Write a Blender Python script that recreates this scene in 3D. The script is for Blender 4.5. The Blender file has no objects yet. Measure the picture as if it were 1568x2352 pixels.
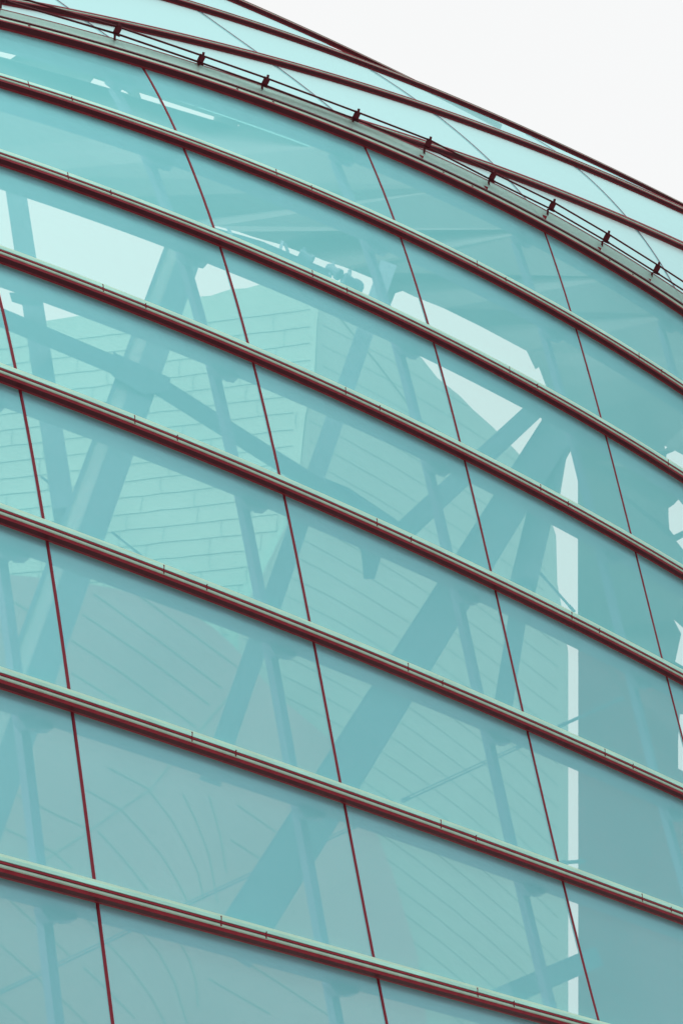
import bpy, bmesh, math, random
from mathutils import Vector, Matrix
from mathutils.geometry import tessellate_polygon
random.seed(7)
S = bpy.context.scene
COL = S.collection

# ------------------------------------------------------------------ camera
FL = 2352 * 80 / 36                      # focal length in layout units (the layout sheet is 1568 x 2352)
UPC = Vector((-0.3552, 0.6641, -0.6585)).normalized()   # world up in camera space (camera looks along -z)
FW = Vector((0, 0, -1))
YC = (FW - UPC * FW.dot(UPC)).normalized()
XC = YC.cross(UPC)
EYE = Vector((0, 0, 1.6))
def w(p):                                 # camera space (x, y, forward distance) -> world
    q = Vector((p[0], p[1], -p[2]))
    return Vector((q.dot(XC), q.dot(YC), q.dot(UPC))) + EYE
cd = bpy.data.cameras.new('camera'); cam = bpy.data.objects.new('camera', cd); COL.objects.link(cam)
rx, ry, rz = (Vector((a[0], a[1], a[2])) for a in (XC, YC, UPC))
cam.matrix_world = Matrix(((rx.x, rx.y, rx.z, EYE.x), (ry.x, ry.y, ry.z, EYE.y), (rz.x, rz.y, rz.z, EYE.z), (0, 0, 0, 1)))
cd.sensor_fit = 'VERTICAL'; cd.sensor_height = 36; cd.lens = 80; cd.clip_start = 0.1; cd.clip_end = 3000
S.camera = cam

# ------------------------------------------------------------------ world, sun, exposure
W_ = bpy.data.worlds.new('World'); S.world = W_; W_.use_nodes = True
nt = W_.node_tree; nt.nodes.clear()
N = nt.nodes.new
SUN_EL, SUN_ROT = math.radians(52), math.radians(150)
sky = N('ShaderNodeTexSky'); sky.sky_type = 'NISHITA'; sky.sun_disc = False
sky.sun_elevation = SUN_EL; sky.sun_rotation = SUN_ROT; sky.dust_density = 3
bg1 = N('ShaderNodeBackground'); bg1.inputs[1].default_value = 0.03
nt.links.new(sky.outputs[0], bg1.inputs[0])
tc = N('ShaderNodeTexCoord'); sp = N('ShaderNodeSeparateXYZ'); nt.links.new(tc.outputs['Generated'], sp.inputs[0])
cr = N('ShaderNodeValToRGB'); nt.links.new(sp.outputs[2], cr.inputs[0])
ce = cr.color_ramp; ce.elements[0].position = 0.0; ce.elements[0].color = (0.22, 0.14, 0.17, 1)
ce.elements[1].position = 0.85; ce.elements[1].color = (0.935, 0.93, 0.90, 1)
e = ce.elements.new(0.16); e.color = (0.46, 0.38, 0.42, 1)
e = ce.elements.new(0.30); e.color = (0.80, 0.76, 0.77, 1)
e = ce.elements.new(0.5); e.color = (0.88, 0.87, 0.86, 1)
e = ce.elements.new(0.68); e.color = (0.935, 0.93, 0.90, 1)
bg2 = N('ShaderNodeBackground'); bg2.inputs[1].default_value = 0.93
nt.links.new(cr.outputs[0], bg2.inputs[0])
mr = N('ShaderNodeMapRange'); mr.inputs['From Min'].default_value = 0.1; mr.inputs['From Max'].default_value = -0.7   # the cloud is brighter on the sun's side
mr.inputs['To Min'].default_value = 0.925; mr.inputs['To Max'].default_value = 2.15; nt.links.new(sp.outputs[1], mr.inputs['Value']); nt.links.new(mr.outputs[0], bg2.inputs[1])
ad = N('ShaderNodeAddShader'); nt.links.new(bg1.outputs[0], ad.inputs[0]); nt.links.new(bg2.outputs[0], ad.inputs[1])
out = N('ShaderNodeOutputWorld'); nt.links.new(ad.outputs[0], out.inputs[0])
sl = bpy.data.lights.new('sun', 'SUN'); sl.energy = 1.0; sl.angle = math.radians(12); sl.color = (1, 0.96, 0.9)
so = bpy.data.objects.new('sun', sl); COL.objects.link(so)
sd = Vector((math.sin(SUN_ROT) * math.cos(SUN_EL), math.cos(SUN_ROT) * math.cos(SUN_EL), math.sin(SUN_EL)))
so.rotation_euler = sd.to_track_quat('Z', 'Y').to_euler()
S.view_settings.view_transform = 'Standard'; S.view_settings.look = 'None'; S.view_settings.exposure = 0.06; S.view_settings.gamma = 1
S.render.engine = 'CYCLES'
S.cycles.max_bounces = 10; S.cycles.transparent_max_bounces = 24; S.cycles.diffuse_bounces = 3; S.cycles.glossy_bounces = 3

# ------------------------------------------------------------------ materials
def mat(name, col, rough=0.5, metal=0.0, noise=0.0, nscale=6.0, spec=0.5):
    m = bpy.data.materials.new(name); m.use_nodes = True
    b = m.node_tree.nodes['Principled BSDF']
    b.inputs['Base Color'].default_value = (*col, 1); b.inputs['Roughness'].default_value = rough
    b.inputs['Metallic'].default_value = metal; b.inputs['Specular IOR Level'].default_value = spec
    if noise:
        t = m.node_tree; n = t.nodes.new('ShaderNodeTexNoise'); n.inputs['Scale'].default_value = nscale; n.inputs['Detail'].default_value = 6
        g = t.nodes.new('ShaderNodeTexCoord'); t.links.new(g.outputs['Object'], n.inputs['Vector'])
        r = t.nodes.new('ShaderNodeValToRGB'); t.links.new(n.outputs['Fac'], r.inputs[0])
        r.color_ramp.elements[0].position = 0.3; r.color_ramp.elements[1].position = 0.7
        r.color_ramp.elements[0].color = (*[c * (1 - noise) for c in col], 1)
        r.color_ramp.elements[1].color = (*[min(1, c * (1 + noise)) for c in col], 1)
        t.links.new(r.outputs[0], b.inputs['Base Color'])
    return m

def glass_mat(name, fac, tint, refl, rough, dif, dcol):
    m = bpy.data.materials.new(name); m.use_nodes = True
    t = m.node_tree; t.nodes.clear(); A = t.nodes.new; L = t.links.new
    tr = A('ShaderNodeBsdfTransparent'); tr.inputs[0].default_value = (*tint, 1)
    gl = A('ShaderNodeBsdfGlossy'); gl.inputs['Roughness'].default_value = rough
    di = A('ShaderNodeBsdfDiffuse'); di.inputs[0].default_value = (*dcol, 1)
    tcn = A('ShaderNodeTexCoord'); no = A('ShaderNodeTexNoise'); no.inputs['Scale'].default_value = 0.5; no.inputs['Detail'].default_value = 4
    L(tcn.outputs['Object'], no.inputs['Vector'])
    mx = A('ShaderNodeMix'); mx.data_type = 'RGBA'
    mx.inputs['A'].default_value = (*[c * 0.84 for c in refl], 1); mx.inputs['B'].default_value = (*refl, 1)
    oi = A('ShaderNodeObjectInfo'); am = A('ShaderNodeMath'); am.operation = 'ADD'; L(no.outputs['Fac'], am.inputs[0]); L(oi.outputs['Random'], am.inputs[1]); hm = A('ShaderNodeMath'); hm.operation = 'MULTIPLY'; hm.inputs[1].default_value = 0.5; L(am.outputs[0], hm.inputs[0]); L(hm.outputs[0], mx.inputs['Factor']); L(mx.outputs['Result'], gl.inputs[0])
    n2 = A('ShaderNodeTexNoise'); n2.inputs['Scale'].default_value = 1.3; n2.inputs['Detail'].default_value = 2; L(tcn.outputs['Object'], n2.inputs['Vector'])
    bp = A('ShaderNodeBump'); bp.inputs['Strength'].default_value = 0.03; bp.inputs['Distance'].default_value = 0.05
    L(n2.outputs['Fac'], bp.inputs['Height']); L(bp.outputs[0], gl.inputs['Normal'])
    m1 = A('ShaderNodeMixShader'); m1.inputs[0].default_value = dif; L(gl.outputs[0], m1.inputs[1]); L(di.outputs[0], m1.inputs[2])
    m2 = A('ShaderNodeMixShader'); m2.inputs[0].default_value = fac; L(tr.outputs[0], m2.inputs[1]); L(m1.outputs[0], m2.inputs[2])
    o = A('ShaderNodeOutputMaterial'); L(m2.outputs[0], o.inputs[0])
    return m
def clear_mat(name, tint=(1, 1, 1)):
    m = bpy.data.materials.new(name); m.use_nodes = True
    t = m.node_tree; t.nodes.clear(); tr = t.nodes.new('ShaderNodeBsdfTransparent'); tr.inputs[0].default_value = (*tint, 1)
    o = t.nodes.new('ShaderNodeOutputMaterial'); t.links.new(tr.outputs[0], o.inputs[0]); return m

GLASS = glass_mat('coated_glass', 0.52, (0.98, 0.86, 0.80), (0.34, 0.98, 1.0), 0.26, 0.58, (0.32, 0.97, 1.0))
GLASS2 = glass_mat('coated_glass_upper', 0.66, (0.82, 0.90, 0.88), (0.38, 0.82, 0.82), 0.35, 0.5, (0.36, 0.76, 0.78))
FASCIA = glass_mat('frosted_fascia', 0.62, (0.8, 0.85, 0.82), (0.55, 0.85, 0.78), 0.4, 0.6, (0.40, 0.60, 0.54))
CLEAR = clear_mat('glass_inner_face')
MAROON = mat('maroon_aluminium', (0.22, 0.020, 0.032), 0.45, 0, 0.15, 9, 0.15)
BROWN = mat('brown_aluminium', (0.22, 0.028, 0.038), 0.45, 0, 0.15, 9, 0.15)
BLACK = mat('dark_gasket', (0.075, 0.009, 0.015), 0.5, 0, spec=0.2)
CREAM = mat('cream_anodised_nose', (0.36, 0.58, 0.48), 0.45, 0, 0.08, 9, 0.2)
MINT = mat('mint_glazing_bead', (0.40, 0.84, 0.74), 0.5, 0, 0.14, 1.6, 0.2)
BEIGE = mat('beige_glazing_bead', (0.46, 0.76, 0.62), 0.5, 0, 0.06, 3, 0.2)
SILICONE = mat('maroon_silicone', (0.17, 0.016, 0.028), 0.5, spec=0.15)
GREYS = mat('grey_silicone', (0.14, 0.16, 0.19), 0.5)
INNER = mat('inner_steel', (0.18, 0.22, 0.37), 0.6, 0, 0.1, 3)
STEEL = mat('grey_steel', (0.17, 0.27, 0.38), 0.6, 0, 0.1, 2)
WEB = mat('skylit_web_tone', (0.48, 0.62, 0.66), 0.6, 0, 0.1, 2)  # sky light on the trunk's left face, painted in as a paler steel
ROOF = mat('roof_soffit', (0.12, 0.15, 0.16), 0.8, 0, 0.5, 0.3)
WALL = mat('wall_mauve_light_wash', (0.32, 0.12, 0.19), 0.8, 0, 0.25, 0.4)  # mauve light wash of the lower right corner, put into the wall colour
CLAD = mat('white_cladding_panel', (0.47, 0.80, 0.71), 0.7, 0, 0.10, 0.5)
CLAD2 = mat('white_cladding_side_shaded', (0.34, 0.55, 0.53), 0.7, 0, 0.10, 0.4)  # same white cladding, darkened to paint in the shading of the right face
CLAD3 = mat('cladding_low_light_wash', (0.37, 0.38, 0.42), 0.7, 0, 0.12, 0.4)  # cladding dimmed and greyed towards mauve, painting in the wash low down
SEAM = mat('cladding_seam', (0.22, 0.34, 0.34), 0.8)
GROUND = mat('stone_paving', (0.36, 0.30, 0.28), 0.8, 0, 0.25, 0.5)
BRICK = mat('red_brick', (0.30, 0.05, 0.06), 0.8, 0, 0.25, 2)

# ------------------------------------------------------------------ helpers
def tag(o, label=None, cat=None, group=None, kind=None):
    if label: o['label'] = label
    if cat: o['category'] = cat
    if group: o['group'] = group
    if kind: o['kind'] = kind
    return o
def empty(name, loc, label, cat, group=None):
    o = bpy.data.objects.new(name, None); COL.objects.link(o); o.location = loc; o.empty_display_size = 0.2
    bpy.context.view_layer.update()
    return tag(o, label, cat, group)
class MB:
    def __init__(s): s.v = []; s.f = []; s.m = []
    def add(s, vs, fs, m=0):
        b = len(s.v); s.v += [Vector(x) for x in vs]; s.f += [tuple(b + i for i in f) for f in fs]; s.m += [m] * len(fs)
    def build(s, name, mats, parent=None, smooth=False):
        base = Vector((0, 0, 0)); q_ = parent
        while q_: base = base + q_.location; q_ = q_.parent
        me = bpy.data.meshes.new(name); me.from_pydata([v - base for v in s.v], [], s.f)
        for m in (mats if isinstance(mats, (list, tuple)) else [mats]): me.materials.append(m)
        for p, k in zip(me.polygons, s.m): p.material_index = k; p.use_smooth = smooth
        me.update()
        bm = bmesh.new(); bm.from_mesh(me)
        if name not in ('glass_pane',): bmesh.ops.recalc_face_normals(bm, faces=bm.faces)
        bm.to_mesh(me); bm.free()
        o = bpy.data.objects.new(name, me); COL.objects.link(o)
        if parent: o.parent = parent
        return o
def box_beam(mb, a, b, wd, dp, side=None, m=0, front=None):
    """box between a and b; side = unit direction of its width; depth along the third direction"""
    a, b = Vector(a), Vector(b); d = (b - a).normalized()
    view = ((a + b) / 2 - EYE).normalized()
    sx = d.cross(view).normalized() if side is None else side
    sy = d.cross(sx).normalized()
    vs = [p + sx * wd / 2 * i + sy * dp / 2 * j for p in (a, b) for i, j in ((-1, -1), (1, -1), (1, 1), (-1, 1))]
    mb.add(vs, [(0, 1, 2, 3), (7, 6, 5, 4), (0, 4, 5, 1), (1, 5, 6, 2), (2, 6, 7, 3), (3, 7, 4, 0)], m)
def tube(mb, pts, r, seg=8, m=0):
    pts = [Vector(p) for p in pts]; rings = []
    for k, p in enumerate(pts):
        d = (pts[min(k + 1, len(pts) - 1)] - pts[max(k - 1, 0)]).normalized()
        x = d.orthogonal().normalized() if k == 0 else (x - d * x.dot(d)).normalized()
        y = d.cross(x); rings.append([p + (x * math.cos(t) + y * math.sin(t)) * r for t in (2 * math.pi * q / seg for q in range(seg))])
    vs = [v for R in rings for v in R]; fs = []
    for k in range(len(pts) - 1):
        for q in range(seg):
            fs.append((k * seg + q, k * seg + (q + 1) % seg, (k + 1) * seg + (q + 1) % seg, (k + 1) * seg + q))
    fs.append(tuple(range(seg))[::-1]); fs.append(tuple((len(pts) - 1) * seg + q for q in range(seg)))
    mb.add(vs, fs, m)

# ------------------------------------------------------------------ the two curved glass surfaces (cubic sheets, metres)
EX = [(a, b) for a in range(4) for b in range(4) if a + b <= 3]
MAIN = dict(C=[[0.36055, 0.3295, 21.29125], [3.0036, -1.31958, 2.95635], [-0.06698, -0.1073, 0.04526], [3e-05, 0.0111, -0.00068], [0.95304, -4.34952, -2.83011], [-0.25419, -0.29853, 0.17498], [0.09515, 0.11039, -0.07278], [-0.1682, -0.19036, 0.12444], [0.19481, 0.21619, -0.15721], [0.11287, 0.15396, -0.10551]], u=(3.5, 3.5), v=(1.5, 1.5), s=1.0, sg=1)
SHELL = dict(C=[[-0.24476, 5.60416, 28.40453], [3.04422, -0.41596, 2.81552], [0.00737, -0.18472, -0.05352], [0.03475, -0.0139, -0.03866], [1.35536, -1.25948, -1.65252], [-0.33006, 0.21112, -0.03914], [-0.12009, 0.10475, 0.13192], [0.08533, -0.1256, 0.02982], [0.14565, -0.26123, 0.10454], [-0.12324, 0.02192, 0.00238]], u=(0.5, 1.5), v=(0.5, 1.5), s=1.15, sg=1)
def raw(F, i, j):
    u = (i - F['u'][0]) / F['u'][1]; v = (j - F['v'][0]) / F['v'][1]
    x = y = z = 0
    for (a, b), c in zip(EX, F['C']):
        k = u ** a * v ** b; x += c[0] * k; y += c[1] * k; z += c[2] * k
    return w((x * F['s'], y * F['s'], z * F['s']))
def frame(F, i, j):
    P = raw(F, i, j); h = 1e-3
    T = (raw(F, i + h, j) - raw(F, i - h, j)).normalized(); Q = (raw(F, i, j + h) - raw(F, i, j - h)).normalized()
    n = T.cross(Q).normalized()
    if F['sg'] < 0: n = -n
    T = Q.cross(n).normalized()
    if T.z > 0: T = -T
    return P, T, Q, n
for F_ in (MAIN, SHELL):
    P_, T_, Q_, n_ = frame(F_, 1.5, 0.5); F_['sg'] = 1 if n_.dot(P_ - EYE) < 0 else -1
def off(F, i, j, t, n):
    P, T, Q, nn = frame(F, i, j); return P + T * t + nn * n
def depth_of(p): return -(cam.matrix_world.inverted() @ p).z
CMI = cam.matrix_world.inverted()
def sheet(p):
    q = CMI @ p; return 784 + FL * q.x / -q.z, 1176 - FL * q.y / -q.z
# approximate forward distance of the facade for a sheet position: table lookup + interpolation by inverse distance
TAB = []
for ii in range(-2, 20):
    for jj in range(-3, 12):
        p = raw(MAIN, ii * 0.5, jj * 0.5); x, y = sheet(p); TAB.append((x, y, -(CMI @ p).z))
def gdepth(x, y):
    sw = sz = 0
    for a, b, z in TAB:
        k = 1 / (((a - x) ** 2 + (b - y) ** 2) ** 1.5 + 50); sw += k; sz += k * z
    return sz / sw
def at(x, y, z):
    return w(((x - 784) / FL * z, (1176 - y) / FL * z, z))
def behind(x, y, d): return at(x, y, gdepth(x, y) + d)

# ------------------------------------------------------------------ glass facade builder
# rail profile, walked from the glass below the rail round to the glass above it: (down, out, material)
PROF = [(0.0, -0.005), (0.0, 0.022, 1), (0.0, 0.030, 2), (0.002, 0.072, 2), (-0.024, 0.078, 0), (-0.030, 0.086, 3), (-0.046, 0.086, 3), (-0.050, 0.080, 0), (-0.050, 0.092, 0), (-0.066, 0.092, 0), (-0.068, 0.0, 0)]
BEAD = [(-0.069, 0.0), (-0.069, 0.096, 0), (-0.094, 0.100, 0), (-0.097, 0.096, 1), (-0.116, 0.097, 1), (-0.118, 0.0, 1)]
PROF0 = [(0.0, -0.005), (0.0, 0.022, 1), (0.0, 0.030, 2), (0.002, 0.085, 2), (-0.020, 0.090, 0), (-0.030, 0.094, 3), (-0.062, 0.094, 3), (-0.064, 0.108, 2), (-0.090, 0.108, 2), (-0.094, 0.0, 2)]
def sweep(mb, F, i, j0, j1, prof, step=0.05, cap=True):
    n = max(2, int(round((j1 - j0) / step))); rows = []
    for k in range(n + 1):
        P, T, Q, nn = frame(F, i, j0 + (j1 - j0) * k / n)
        rows.append([P + T * q[0] + nn * q[1] for q in prof])
    K = len(prof); b = len(mb.v)
    mb.v += [v for r in rows for v in r]
    for k in range(n):
        for q in range(K - 1):
            mb.f.append((b + k * K + q, b + k * K + q + 1, b + (k + 1) * K + q + 1, b + (k + 1) * K + q)); mb.m.append(prof[q + 1][2])
        mb.f.append((b + k * K + K - 1, b + k * K, b + (k + 1) * K, b + (k + 1) * K + K - 1)); mb.m.append(0)
    if cap:
        for s in (0, n): mb.f.append(tuple(b + s * K + q for q in range(K))); mb.m.append(0)
def pane(F, i0, i1, j0, j1, parent, gm, ni=6, nj=10):
    mb = MB(); g = 0.006; vs = []
    for n_ in (0.0, -0.018):
        for a in range(ni + 1):
            for b in range(nj + 1):
                jj = j0 + g + (j1 - j0 - 2 * g) * b / nj; ii = i0 + (i1 - i0) * a / ni
                vs.append(off(F, ii, jj, 0, n_))
    fs = []; K = (ni + 1) * (nj + 1); ix = lambda a, b: a * (nj + 1) + b
    fr = []; bk = []
    for a in range(ni):
        for b in range(nj):
            q = (ix(a, b), ix(a, b + 1), ix(a + 1, b + 1), ix(a + 1, b)); fr.append(q); bk.append(tuple(K + x for x in q[::-1]))
    ed = []
    for a in range(ni):
        for b in (0, nj): ed.append((ix(a, b), ix(a + 1, b), K + ix(a + 1, b), K + ix(a, b)))
    for b in range(nj):
        for a in (0, ni): ed.append((ix(a, b), ix(a, b + 1), K + ix(a, b + 1), K + ix(a, b)))
    mb.add(vs, fr, 0); b0 = 0
    mb.f += bk + ed; mb.m += [1] * (len(bk) + len(ed))
    return mb.build('glass_pane', [gm, CLEAR], parent, smooth=False)
def joint(F, i0, i1, j, parent, wj=0.011, jm=None):
    mb = MB(); n = 12; vs = []
    for k in range(n + 1):
        P, T, Q, nn = frame(F, i0 + (i1 - i0) * k / n, j)
        vs += [P - Q * wj + nn * 0.0, P - Q * wj * .8 + nn * 0.006, P + Q * wj * .8 + nn * 0.006, P + Q * wj, P + Q * wj * .6 - nn * 0.02, P - Q * wj * .6 - nn * 0.02]
    fs = []
    for k in range(n):
        for q in range(6): fs.append((k * 6 + q, k * 6 + (q + 1) % 6, (k + 1) * 6 + (q + 1) % 6, (k + 1) * 6 + q))
    fs += [tuple(range(6)), tuple(n * 6 + q for q in range(6))]
    mb.add(vs, fs); return mb.build('joint_seal', jm or SILICONE, parent)

RM = [MAROON, BROWN, BLACK, CREAM]
# ---- lower facade
fac = empty('glass_facade', raw(MAIN, 8, 1), 'large curved teal glass facade with maroon rails, below the cable railing', 'glass facade')
J0, J1 = -1.0, 5.0
for i in range(0, 9):
    j0, j1 = J0, J1
    mb = MB(); sweep(mb, MAIN, i, j0, j1, PROF0 if i == 0 else PROF)
    r = mb.build('rail', RM, fac)
    if i:
        b = MB(); sweep(b, MAIN, i, j0, j1, BEAD); b.build('glazing_bead', [MINT, BEIGE], r)
    for j in range(-1, 4):
        for fr in (0.385, 0.545):
            jj = j + fr; s = MB(); e_ = -0.067 - (0.034 if fr < .5 else .008)
            if i: sweep(s, MAIN, i, jj - 0.0014, jj + 0.0014, [(-0.028, 0.0), (-0.028, 0.090, 0), (-0.066, 0.096, 0), (e_, 0.105, 0), (e_, 0.0, 0)], 1)
            else: sweep(s, MAIN, i, jj - 0.004, jj + 0.004, [(-0.028, 0.0), (-0.028, 0.099, 0), (-0.040, 0.099, 0), (-0.040, 0.0, 0)], 1)
            s.build('expansion_joint', [SILICONE], r)
    # inner transom beam
    t = MB(); sweep(t, MAIN, i, j0, j1, [(0.0, -0.03), (0.004, -0.06, 0), (0.004, -0.225, 0), (-0.16, -0.225, 0), (-0.16, -0.03, 0)], 0.1)
    t.build('transom', INNER, fac)
for i in range(0, 8):
    for j in range(-1, 5): pane(MAIN, i, i + 1, j, j + 1, fac, GLASS)
    for j in range(0, 5): joint(MAIN, i, i + 1 - 0.085, j, fac)
# inner posts following the mullion lines, with a cast bracket at every transom
for j in range(0, 5):
    mb = MB(); K = 60; top = 0.02; vs = []
    for k in range(K + 1):
        i = top + (8.3 - top) * k / K
        P, T, Q, nn = frame(MAIN, i, j - 0.075); c = P - nn * 0.30
        vs += [c - Q * .044 + nn * .035, c + Q * .044 + nn * .035, c + Q * .044 - nn * .035, c - Q * .044 - nn * .035]
    fs = [(k * 4 + q, k * 4 + (q + 1) % 4, (k + 1) * 4 + (q + 1) % 4, (k + 1) * 4 + q) for k in range(K) for q in range(4)] + [(0, 1, 2, 3), (K * 4, K * 4 + 1, K * 4 + 2, K * 4 + 3)]
    mb.add(vs, fs); mb.build('inner_post', INNER, fac)
    for i in range(0, 9):
        b = MB()
        jj = j - 0.075
        poly = [(-0.06, 0.0), (0.115, 0.0), (0.11, 0.035), (0.06, 0.06), (0.045, 0.04), (0.03, 0.075), (-0.03, 0.10), (-0.055, 0.04)]
        front = []; back = []
        for (q, t) in poly:
            P, T, Q, nn = frame(MAIN, i, jj)
            front.append(P + Q * q * 1.9 + T * t * 1.0 - nn * 0.20); back.append(P + Q * q * 1.9 + T * t * 1.0 - nn * 0.275)
        n = len(poly)
        b.add(front + back, [tuple(range(n)), tuple(range(2 * n - 1, n - 1, -1))] + [(k, (k + 1) % n, n + (k + 1) % n, n + k) for k in range(n)])
        b.build('bracket', INNER, fac)
# translucent fascia strip standing on the top rail
mb = MB(); sweep(mb, MAIN, 0, J0, J1, [(-0.088, 0.100), (-0.300, 0.100, 0), (-0.300, 0.092, 0), (-0.088, 0.092, 0)], 0.05)
fa = mb.build('fascia_strip', [FASCIA], fac)
mb = MB(); sweep(mb, MAIN, 0, J0, J1, [(-0.298, 0.103), (-0.312, 0.103, 0), (-0.312, 0.089, 0), (-0.298, 0.089, 0)], 0.05); mb.build('fascia_trim', [BROWN], fa)

# ---- upper shell
up = empty('glass_shell', raw(SHELL, 2, 0), 'pale upper glass shell with four maroon rails rising behind the cable railing against the sky', 'glass shell')
for i in (-1, 0, 1, 2):
    ja, jb = {-1: (-3.0, 2.0), 0: (-3, 4), 1: (-3, 4), 2: (-0.60, 4)}[i]
    mb = MB(); sweep(mb, SHELL, i, ja, jb, PROF); r = mb.build('rail', RM, up)
    b = MB(); sweep(b, SHELL, i, ja, jb, [(-0.060, 0.0), (-0.060, 0.088, 0), (-0.082, 0.088, 0), (-0.084, 0.0, 0)]); b.build('glazing_bead', [CREAM], r)
    b = MB(); sweep(b, SHELL, i, ja, jb, [(-0.080, 0.0), (-0.080, 0.092, 0), (-0.100, 0.092, 0), (-0.102, 0.0, 0)]); b.build('rail_cap', [MAROON], r)
for i, ja, jb in ((-1, -3, 1), (0, -3, 3), (1, -3, 4), (2, -3, 4)):
    for j in range(ja, jb): pane(SHELL, i, i + (1 if i < 2 else 0.9), j, j + 1, up, GLASS2)
    for j in range(ja + 1, jb): joint(SHELL, i, i + (1 if i < 2 else 0.9), j, up, 0.009, GREYS)

# ------------------------------------------------------------------ cable railing along the top rail
rl = empty('cable_railing', raw(MAIN, 0, 1), 'low two cable railing with small dark clamps running along the top rail', 'railing')
POSTS = [((-130, -22), (-122, -52)), ((2, 17), (8, -10)), ((263, 100), (271, 68)), ((455, 164), (463, 134)), ((601, 214), (611, 186)), ((809, 288), (819, 264)), ((973, 355), (984, 328)),
         ((1121, 426), (1131, 404)), ((1256, 493), (1268, 471)), ((1381, 566), (1393, 544)), ((1495, 638), (1508, 616)), ((1600, 705), (1612, 684)), ((1690, 765), (1701, 745))]
def r0depth(x):
    best = min(((abs(sheet(raw(MAIN, 0, k * 0.05))[0] - x), k) for k in range(-40, 110)))
    return depth_of(off(MAIN, 0, best[1] * 0.05, -0.3, 0.09))
cu = []; cl = []
for (bx, by), (cx, cy) in POSTS:
    d = r0depth(bx) - 0.02
    base, top = at(bx, by, d), at(bx + 1.5, cy + 9, d)
    ctr = at(cx, cy, d)
    hi = at(cx + 3.5, cy - 7, d); lo = at(cx - 4, cy + 8, d)
    m = MB(); tube(m, [at(bx, by + 2, d), top], 0.013, 8); m.build('post', BLACK, rl)
    c = MB(); box_beam(c, hi, lo, 0.070, 0.05); 
    tube(c, [at(cx + 5, cy - 14, d), at(cx + 3, cy - 4, d)], 0.016, 6); tube(c, [at(cx - 9, cy + 8, d), at(cx + 5, cy + 14, d)], 0.018, 6)
    c.build('clamp', MAROON if 0 else BLACK, rl)
    p = MB(); box_beam(p, at(bx - 5, by + 2, d - .12), at(bx - 11, by + 18, d - .12), 0.050, 0.012); p.build('bracket_plate', BROWN, rl)
    cu.append(at(cx + 5, cy - 5, d)); cl.append(at(cx - 2, cy + 10, d))
for pts in (cu, cl):
    for a, b in zip(pts, pts[1:]):
        m = MB(); tube(m, [a, b], 0.0115, 8); m.build('cable', BLACK, rl, True)

# ------------------------------------------------------------------ slabs outlined on the layout sheet, given real thickness
def slab(name, outer, holes, dfun, thick, m, parent=None, mb=None, build=True):
    mb = mb or MB()
    loops = [outer] + holes
    flat = [p for L in loops for p in L]
    tris = tessellate_polygon([[Vector((x, y, 0)) for x, y in L] for L in loops])
    fr = [at(x, y, dfun(x, y)) for x, y in flat]; bk = [at(x * 1.0, y, dfun(x, y) + thick) for x, y in flat]
    n = len(flat)
    # keep true thickness: back vertices move straight away, parallel to the view axis of the slab centre
    ax = (sum(fr, Vector()) / n - EYE).normalized() * thick
    bk = [p + ax for p in fr]
    fs = [tuple(t) for t in tris] + [tuple(n + k for k in t[::-1]) for t in tris]
    b = 0
    for L in loops:
        k = len(L)
        for q in range(k): fs.append((b + q, b + (q + 1) % k, n + b + (q + 1) % k, n + b + q))
        b += k
    mb.add(fr + bk, fs, 0)
    return mb.build(name, m, parent) if build else mb
def dense(L, step=90, close=True):
    o = []
    P = L + [L[0]] if close else L
    for a, b in zip(P, P[1:]):
        n = max(1, int(math.hypot(b[0] - a[0], b[1] - a[1]) / step))
        for k in range(n): o.append((a[0] + (b[0] - a[0]) * k / n, a[1] + (b[1] - a[1]) * k / n))
    return o

roof_out = [(-160, 8), (0, 56), (160, 100), (320, 148), (580, 236), (839, 332), (1084, 428), (1252, 526), (1434, 636), (1568, 722), (1720, 830), (1720, 1130),
            (1568, 1130), (1568, 1160), (1557, 1147), (1546, 1159), (1534, 1167), (1534, 1185), (1536, 1216), (1547, 1230), (1568, 1220), (1720, 1150), (1720, 1640), (1568, 1562), (1327, 1450), (1327, 1058), (1310, 1035), (1299, 1055), (1285, 1140),
            (1195, 1130), (1215, 1050), (1240, 985), (1256, 893), (1237, 843), (1229, 848), (1209, 806), (1104, 750), (1019, 708), (949, 680), (924, 668), (907, 673), (894, 706), (875, 690),
            (862, 642), (820, 625), (805, 619), (790, 613), (740, 597), (729, 592), (690, 579), (640, 560), (599, 549), (579, 543), (547, 532), (498, 519), (488, 519), (478, 558), (375, 515), (200, 455), (0, 400), (-160, 352)]
slits = [[(-60, 99), (40, 126), (25, 136), (-60, 115)], [(213, 178), (278, 199), (296, 216), (205, 189)], [(318, 211), (492, 267), (490, 276), (323, 226)], [(545, 285), (550, 286), (546, 293)],
         [(1549, 1035), (1600, 1062), (1600, 1096), (1529, 1053), (1529, 1044)], [(1525, 1024), (1533, 1028), (1526, 1033)],
         [(1620, 1205), (1552, 1243), (1568, 1263), (1620, 1300)], [(1546, 1423), (1563, 1456), (1549, 1521), (1600, 1550), (1600, 1470)]]
DR = lambda x, y: gdepth(x, y) + 3.2
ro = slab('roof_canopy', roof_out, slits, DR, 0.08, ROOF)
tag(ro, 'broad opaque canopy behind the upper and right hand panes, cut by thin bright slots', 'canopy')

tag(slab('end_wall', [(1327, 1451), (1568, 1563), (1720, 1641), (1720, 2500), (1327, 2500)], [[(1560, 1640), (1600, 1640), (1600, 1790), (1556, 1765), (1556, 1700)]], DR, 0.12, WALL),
    'plain upright wall behind the lower right panes, toned with a painted mauve light wash, beside the tall bright slot', 'wall')
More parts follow.
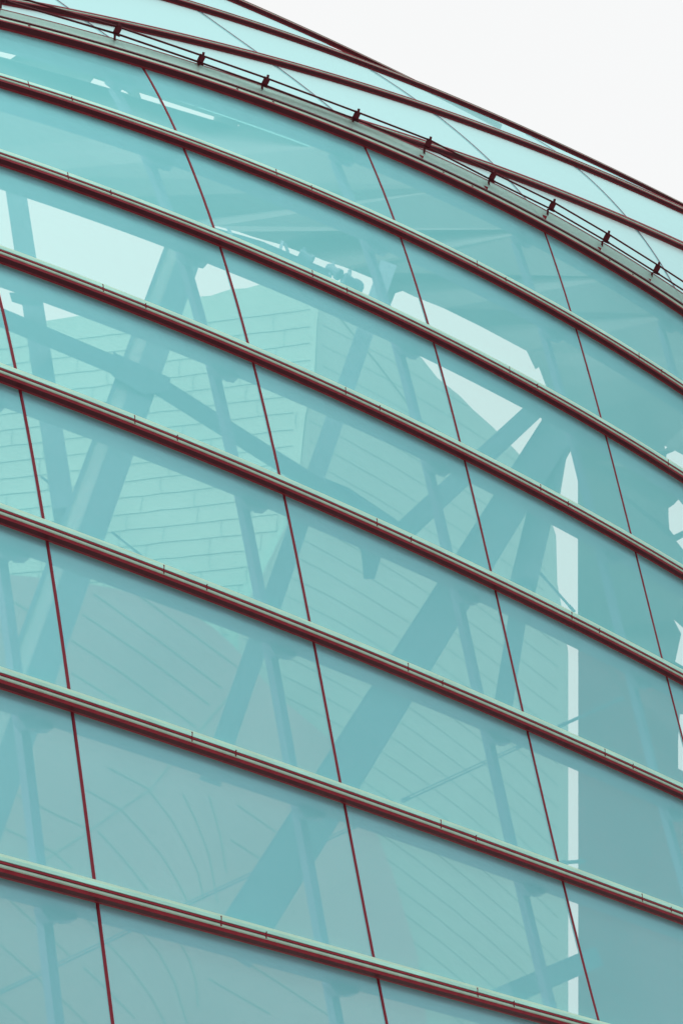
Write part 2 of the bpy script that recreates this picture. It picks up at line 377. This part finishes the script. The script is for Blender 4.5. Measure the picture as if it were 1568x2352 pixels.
# ------------------------------------------------------------------ panelled building seen through the glass
DI = lambda x, y: 1 / (1 / 44 - (x - 700) * 2.0e-6 + (y - 1000) * 1.5e-6)
ib = empty('panelled_building', at(700, 2600, 46), 'pale building with irregular stone like cladding panels and dark seams, seen through the glass', 'building')
def facet(name, poly, dfun, m, lines, lw=0.03):
    mb = slab(name, dense(poly, 120), [], dfun, 0.5, m, build=False)
    for L, wd in lines:
        for a, b in zip(L, L[1:]):
            A = at(a[0], a[1], dfun(*a) - 0.004); B = at(b[0], b[1], dfun(*b) - 0.004)
            if (B - A).length < 1e-4: continue
            box_beam(mb, A, B, wd * 1.0, 0.008, m=1)
    mb.build(name, [m, SEAM], ib)
def wob(x, y, s=2.0): return (x + random.uniform(-s, s), y + random.uniform(-s, s))
# facet 1: upper left face with near level courses
ridge = [(735, 690), (728, 740), (722, 860), (700, 960), (690, 1060), (660, 1200), (600, 1330), (548, 1420)]
def ridge_x(y):
    for (x0, y0), (x1, y1) in zip(ridge, ridge[1:]):
        if y0 <= y <= y1: return x0 + (x1 - x0) * (y - y0) / (y1 - y0)
    return 735 if y < 690 else 548
f1 = [(-250, 800), (0, 750), (105, 737), (190, 724), (300, 705), (440, 683), (485, 679), (530, 664), (566, 662), (606, 651), (660, 668), (735, 690)] + ridge[1:] + [(560, 1560), (400, 1560), (-250, 1480)]
lines = []
for r in range(22):
    y0 = 790 + r * 38 - (r * 0.35) ** 1.5
    slope = -0.13 + 0.0022 * r
    L = []; x = -200
    while True:
        y = y0 + slope * (x - 100)
        if x > ridge_x(y): break
        L.append(wob(x, y, 1.2)); x += 38
    L = [(a, b) for a, b in L if b > 760 - (a * 0.15) and b < 1470]
    if len(L) > 1: lines.append((L, 0.012))
    x = -180 + (r % 2) * 70 + random.uniform(-20, 20)
    while x < 720:
        y = y0 + slope * (x - 100)
        if x < ridge_x(y) - 15 and y > 775 - x * 0.15 and y < 1430: lines.append(([(x, y), (x - 3, y + 18), (x - 2 + random.uniform(-4, 4), y + 37)], 0.009))
        x += random.uniform(95, 170)
facet('wall_facet', f1, DI, CLAD, lines)
# facet 2: right hand face with falling seams
f2 = [(735, 690), (800, 716), (940, 776), (966, 820), (1004, 868), (1054, 908), (1085, 940), (1131, 981), (1179, 1030), (1191, 1043), (1240, 1120), (1276, 1230), (1279, 1340), (1290, 1400), (1304, 1500), (1304, 2340), (1290, 2500), (548, 2500), (548, 1420), (600, 1330), (660, 1200), (690, 1060), (700, 960), (722, 860), (728, 740)]
DI2 = lambda x, y: 1 / (1 / 44.1 - (x - 700) * 5.0e-6 + (y - 1000) * 1.5e-6)
def rb(y):
    pts = [(940, 776), (1004, 868), (1131, 981), (1191, 1043), (1240, 1120), (1274, 1230), (1277, 1340), (1300, 1500), (1300, 2400)]
    for (x0, y0), (x1, y1) in zip(pts, pts[1:]):
        if y0 <= y <= y1: return x0 + (x1 - x0) * (y - y0) / (y1 - y0)
    return 930 if y < 776 else 1300
lines = [([wob(x, y, 1.5) for x, y in ridge], 0.035), ([wob(x - 4, y + 10, 1.5) for x, y in ridge[:5]], 0.02), ([(775, 725), (865, 835), (970, 973), (1010, 1020)], 0.05)]
for r in range(-2, 32):
    L = []; x = 560
    while x < 1300:
        y = 640 + r * 47 + (x - 730) * (0.55 + 0.006 * r) + (0.00025 if r < 15 else 0.0004) * (x - 900) ** 2
        if x > ridge_x(y) + 4 and x < rb(y) - 6 and y > 745 and y < 2480: L.append(wob(x, y, 0.8))
        x += 30
    if len(L) > 2: lines.append((L, 0.011))
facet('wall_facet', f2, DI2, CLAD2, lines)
# lower volume in front
f3 = [(-250, 1300), (140, 1330), (265, 1352), (392, 1386), (440, 1410), (487, 1440), (533, 1480), (560, 1510), (640, 1600), (760, 1700), (830, 1830), (900, 2000), (960, 2200), (1000, 2500), (-250, 2500)]
DI3 = lambda x, y: 1 / (1 / 41 - (x - 700) * 2.5e-6 + (y - 1600) * 1.2e-6)
lines = [([(-60, 1320), (0, 1364), (66, 1402)], .02), ([(-60, 1410), (0, 1444), (40, 1468), (90, 1500)], .02)]
def z5(L): return [(x / 2, 1176 + y / 2) for x, y in L]
def z7(L): return [(x / 2, 1764 + y / 2) for x, y in L]
for L in [[(430, 375), (700, 570), (860, 690), (1020, 810)], [(380, 470), (660, 660), (960, 885)], [(330, 590), (560, 740), (900, 990)], [(640, 385), (800, 500), (1100, 720)], [(330, 740), (540, 870)], [(0, 375), (130, 455)]]:
    lines.append((z5(L), 0.026))
lines.append((z5([(1150, 720), (1040, 860), (920, 1000), (770, 1176)]), 0.03))
for L in [[(770, 0), (690, 100), (555, 188), (430, 275), (330, 345), (190, 430), (60, 520)], [(690, 110), (790, 240), (860, 370), (910, 480), (935, 600)], [(555, 190), (650, 290), (740, 400), (810, 510), (860, 610)], [(450, 290), (560, 410), (680, 560)],
          [(840, 120), (900, 240), (960, 400), (1000, 620)], [(960, 130), (1010, 300), (1040, 480)], [(75, 120), (270, 220), (395, 275)], [(20, 275), (245, 385), (330, 460)], [(500, 0), (690, 100)], [(395, 100), (555, 190)],
          [(50, 610), (190, 740), (320, 860)], [(0, 810), (150, 940), (340, 1115), (400, 1176)], [(0, 1070), (130, 1175)], [(380, 670), (450, 745)], [(490, 800), (600, 920), (700, 1060), (760, 1176)], [(640, 740), (730, 850), (800, 980), (860, 1175)],
          [(820, 790), (870, 880), (900, 980), (910, 1100)], [(1050, 840), (1300, 1000), (1568, 1175)], [(960, 970), (1240, 1130)], [(385, 915), (480, 1005), (620, 1150)], [(1090, 170), (1290, 310)], [(1060, 330), (1230, 440)], [(150, 965), (0, 1030)]]:
    lines.append((z7(L), 0.022))
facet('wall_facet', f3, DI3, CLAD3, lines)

# ------------------------------------------------------------------ steelwork behind the glass
def beam(parent, name, p, q, wd, d, dp=0.28, m=STEEL, web=False):
    """p, q on the layout sheet; wd in sheet units"""
    A, B = behind(p[0], p[1], d), behind(q[0], q[1], d)
    wm = wd / FL * (depth_of(A) + depth_of(B)) / 2
    mb = MB()
    if not web:
        box_beam(mb, A, B, wm, dp); return mb.build(name, m, parent)
    dr = (B - A).normalized(); sx = dr.cross(((A + B) / 2 - EYE).normalized()).normalized()
    if (sheet(A + sx * .1)[0] < sheet(A)[0]): sx = -sx
    sy = dr.cross(sx)
    if sy.dot(A - EYE) < 0: sy = -sy
    box_beam(mb, A + sx * wm * .2, B + sx * wm * .2, wm * .6, dp, sx)
    box_beam(mb, A - sx * wm * .46, B - sx * wm * .46, wm * .08, dp, sx)
    o = mb.build(name, m, parent)
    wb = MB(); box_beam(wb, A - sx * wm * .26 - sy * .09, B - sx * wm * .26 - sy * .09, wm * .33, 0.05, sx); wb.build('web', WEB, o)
    return o
def gusset(parent, poly, d, thick=0.12):
    c = (sum(p[0] for p in poly) / len(poly), sum(p[1] for p in poly) / len(poly)); z = gdepth(*c) + d
    return slab('gusset', poly, [], lambda x, y: z, thick, STEEL, parent)
t1 = empty('branching_column', behind(-90, 2000, 1.6), 'thick leaning steel column at the left behind the glass with one arm reaching left and one reaching right', 'column')
beam(t1, 'trunk', (432, 548), (-93, 2010), 103, 1.6, web=True)
beam(t1, 'arm', (-60, 703), (305, 856), 42, 1.7)
beam(t1, 'arm', (362, 885), (790, 1155), 40, 1.7)
gusset(t1, [(262, 806), (268, 812), (330, 840), (392, 868), (388, 900), (330, 905), (262, 866), (248, 852)], 1.5)
gusset(t1, [(745, 1098), (800, 1120), (905, 1190), (935, 1215), (880, 1262), (860, 1330), (835, 1330), (829, 1266), (770, 1190)], 1.8)
t2 = empty('branching_column', behind(600, 2090, 2.2), 'thick leaning steel column crossing the middle of the facade from lower centre to upper right, with a short arm', 'column')
beam(t2, 'trunk', (1280, 982), (540, 2170), 94, 2.2)
beam(t2, 'arm', (1222, 946), (912, 1234), 46, 2.0)
beam(t2, 'arm', (1275, 1030), (1200, 1345), 60, 2.3)
beam(t2, 'arm', (1202, 1330), (1150, 1650), 42, 2.35)
t3 = empty('strut', behind(545, 1620, 2.6), 'slender leaning strut between the two thick columns', 'strut'); beam(t3, 'shaft', (885, 625), (490, 1775), 44, 2.6)
t4 = empty('strut', behind(155, 1190, 2.4), 'upright strut near the left edge of the facade behind the upper panes', 'strut'); beam(t4, 'shaft', (30, 392), (150, 1190), 48, 2.4)
gusset(t4, [(22, 672), (60, 672), (100, 690), (95, 705), (50, 700), (28, 693)], 2.3)
t5 = empty('strut', behind(1150, 2292, 2.4), 'short sloping strut at the lower right beside the end wall', 'strut'); beam(t5, 'shaft', (1350, 2206), (1150, 2292), 48, 2.4)
RODS = [((95, 1095), (165, 1148), 5, 'short thin tie rod beside the left strut'), ((257, 1222), (325, 1276), 5, 'short thin tie rod crossing the column foot at left'),
        ((1239, 1316), (1319, 1406), 6, 'thin tie rod crossing the bright slot beside the end wall'), ((1284, 1668), (1429, 1603), 8, 'tie rod rising from the bright slot across the end wall'),
        ((924, 1839), (1199, 1711), 9, 'long tie rod rising to the right in the lower right panes'), ((400, 2090), (829, 1891), 9, 'long tie rod rising to the right under the middle column'),
        ((-60, 2308), (315, 2129), 10, 'long tie rod rising to the right in the bottom left corner'), ((1285, 1982), (1340, 1978), 9, 'short level tie rod across the lower part of the bright slot'),
        ((1240, 2120), (1000, 1500), 4, 'thin steep tie rod right of the middle column')][:8]
for a, b, wd, lab in RODS:
    mb = MB(); A, B = behind(*a, 2.9), behind(*b, 2.9); r = wd / FL * depth_of(A) / 2
    if wd >= 9 and a[0] != 1285:
        sh = (B - A).cross(A - EYE).normalized() * r * .75
        tube(mb, [A + sh, B + sh], r * .3); tube(mb, [A - sh, B - sh], r * .4)
        for k in range(1, 6):
            p = A.lerp(B, k / 6); tube(mb, [p - sh, p + sh], r * .25, 6)
    else: tube(mb, [A, B], r)
    for p, s in ((A, 1), (B, -1)): tube(mb, [p, p + (B - A).normalized() * s * 0.10], r * 1.25)
    tag(mb.build('tie_rod', STEEL), lab, 'tie rod')
# maintenance gantry and floodlights hung under the canopy edge
g = MB(); A, B, C_ = behind(470, 524, 2.6), behind(600, 562, 2.6), behind(760, 630, 2.6)
box_beam(g, A, B, 0.075, 0.08); box_beam(g, B, C_, 0.075, 0.08)
for x, y, x2, y2 in ((655, 560, 668, 600), (648, 556, 640, 590), (523, 522, 534, 545)): box_beam(g, behind(x, y, 2.65), behind(x2, y2, 2.65), 0.035, 0.04)
tag(g.build('lighting_bar', STEEL), 'dark sloping bar carrying floodlights under the canopy edge', 'bar')
for (x, y, s, lab) in ((700, 590, 1.0, 'dark floodlight clamped to the bar, leftmost of three'), (766, 622, 0.9, 'dark floodlight clamped to the bar, between the two others'), (803, 648, 1.15, 'largest dark floodlight hanging at the right end of the bar')):
    fl = empty('floodlight', behind(x, y, 2.5), lab, 'floodlight', 'floodlights on the bar')
    P = lambda dx, dy, dd=2.5: behind(x + dx * s, y + dy * s, dd)
    m = MB(); tube(m, [P(-13, -8), P(-4, -3), P(11, 8)], 0.055 * s, 12); tube(m, [P(9, 7), P(15, 11)], 0.075 * s, 12); m.build('housing', STEEL, fl)
    m = MB(); tube(m, [P(-6, -16), P(-14, 2), P(-8, 12)], 0.016 * s); tube(m, [P(0, -22), P(-2, -4)], 0.02 * s); m.build('yoke', STEEL, fl)

# ------------------------------------------------------------------ ground and an unseen brick block added for the lowest panes to reflect
mb = MB(); G = 900; mb.add([(-G, -G, 0), (G, -G, 0), (G, G, 0), (-G, G, 0)], [(0, 1, 2, 3)]); tag(mb.build('ground', GROUND), kind='structure')

bk = empty('reflection_block', (0, -62, 0), 'unseen long red brick block, added behind the camera to tint reflections in the lowest panes', 'building')
def blk(name, m, boxes, par):
    mb = MB()
    for x0, x1, y0, y1, z0, z1 in boxes:
        mb.add([(x, y, z) for z in (z0, z1) for x, y in ((x0, y0), (x1, y0), (x1, y1), (x0, y1))], [(0, 3, 2, 1), (4, 5, 6, 7), (0, 1, 5, 4), (1, 2, 6, 5), (2, 3, 7, 6), (3, 0, 4, 7)])
    return mb.build(name, m, par)
wl = blk('wall', BRICK, [(-110, 110, -80, -60, 0, 20)], bk)
blk('roof', STEEL, [(-111, 111, -81, -59.5, 20, 20.6)], wl)
for f in range(4): blk('string_course', CREAM, [(-110.1, 110.1, -60, -59.8, 3.6 + f * 3.6, 3.8 + f * 3.6)], wl)
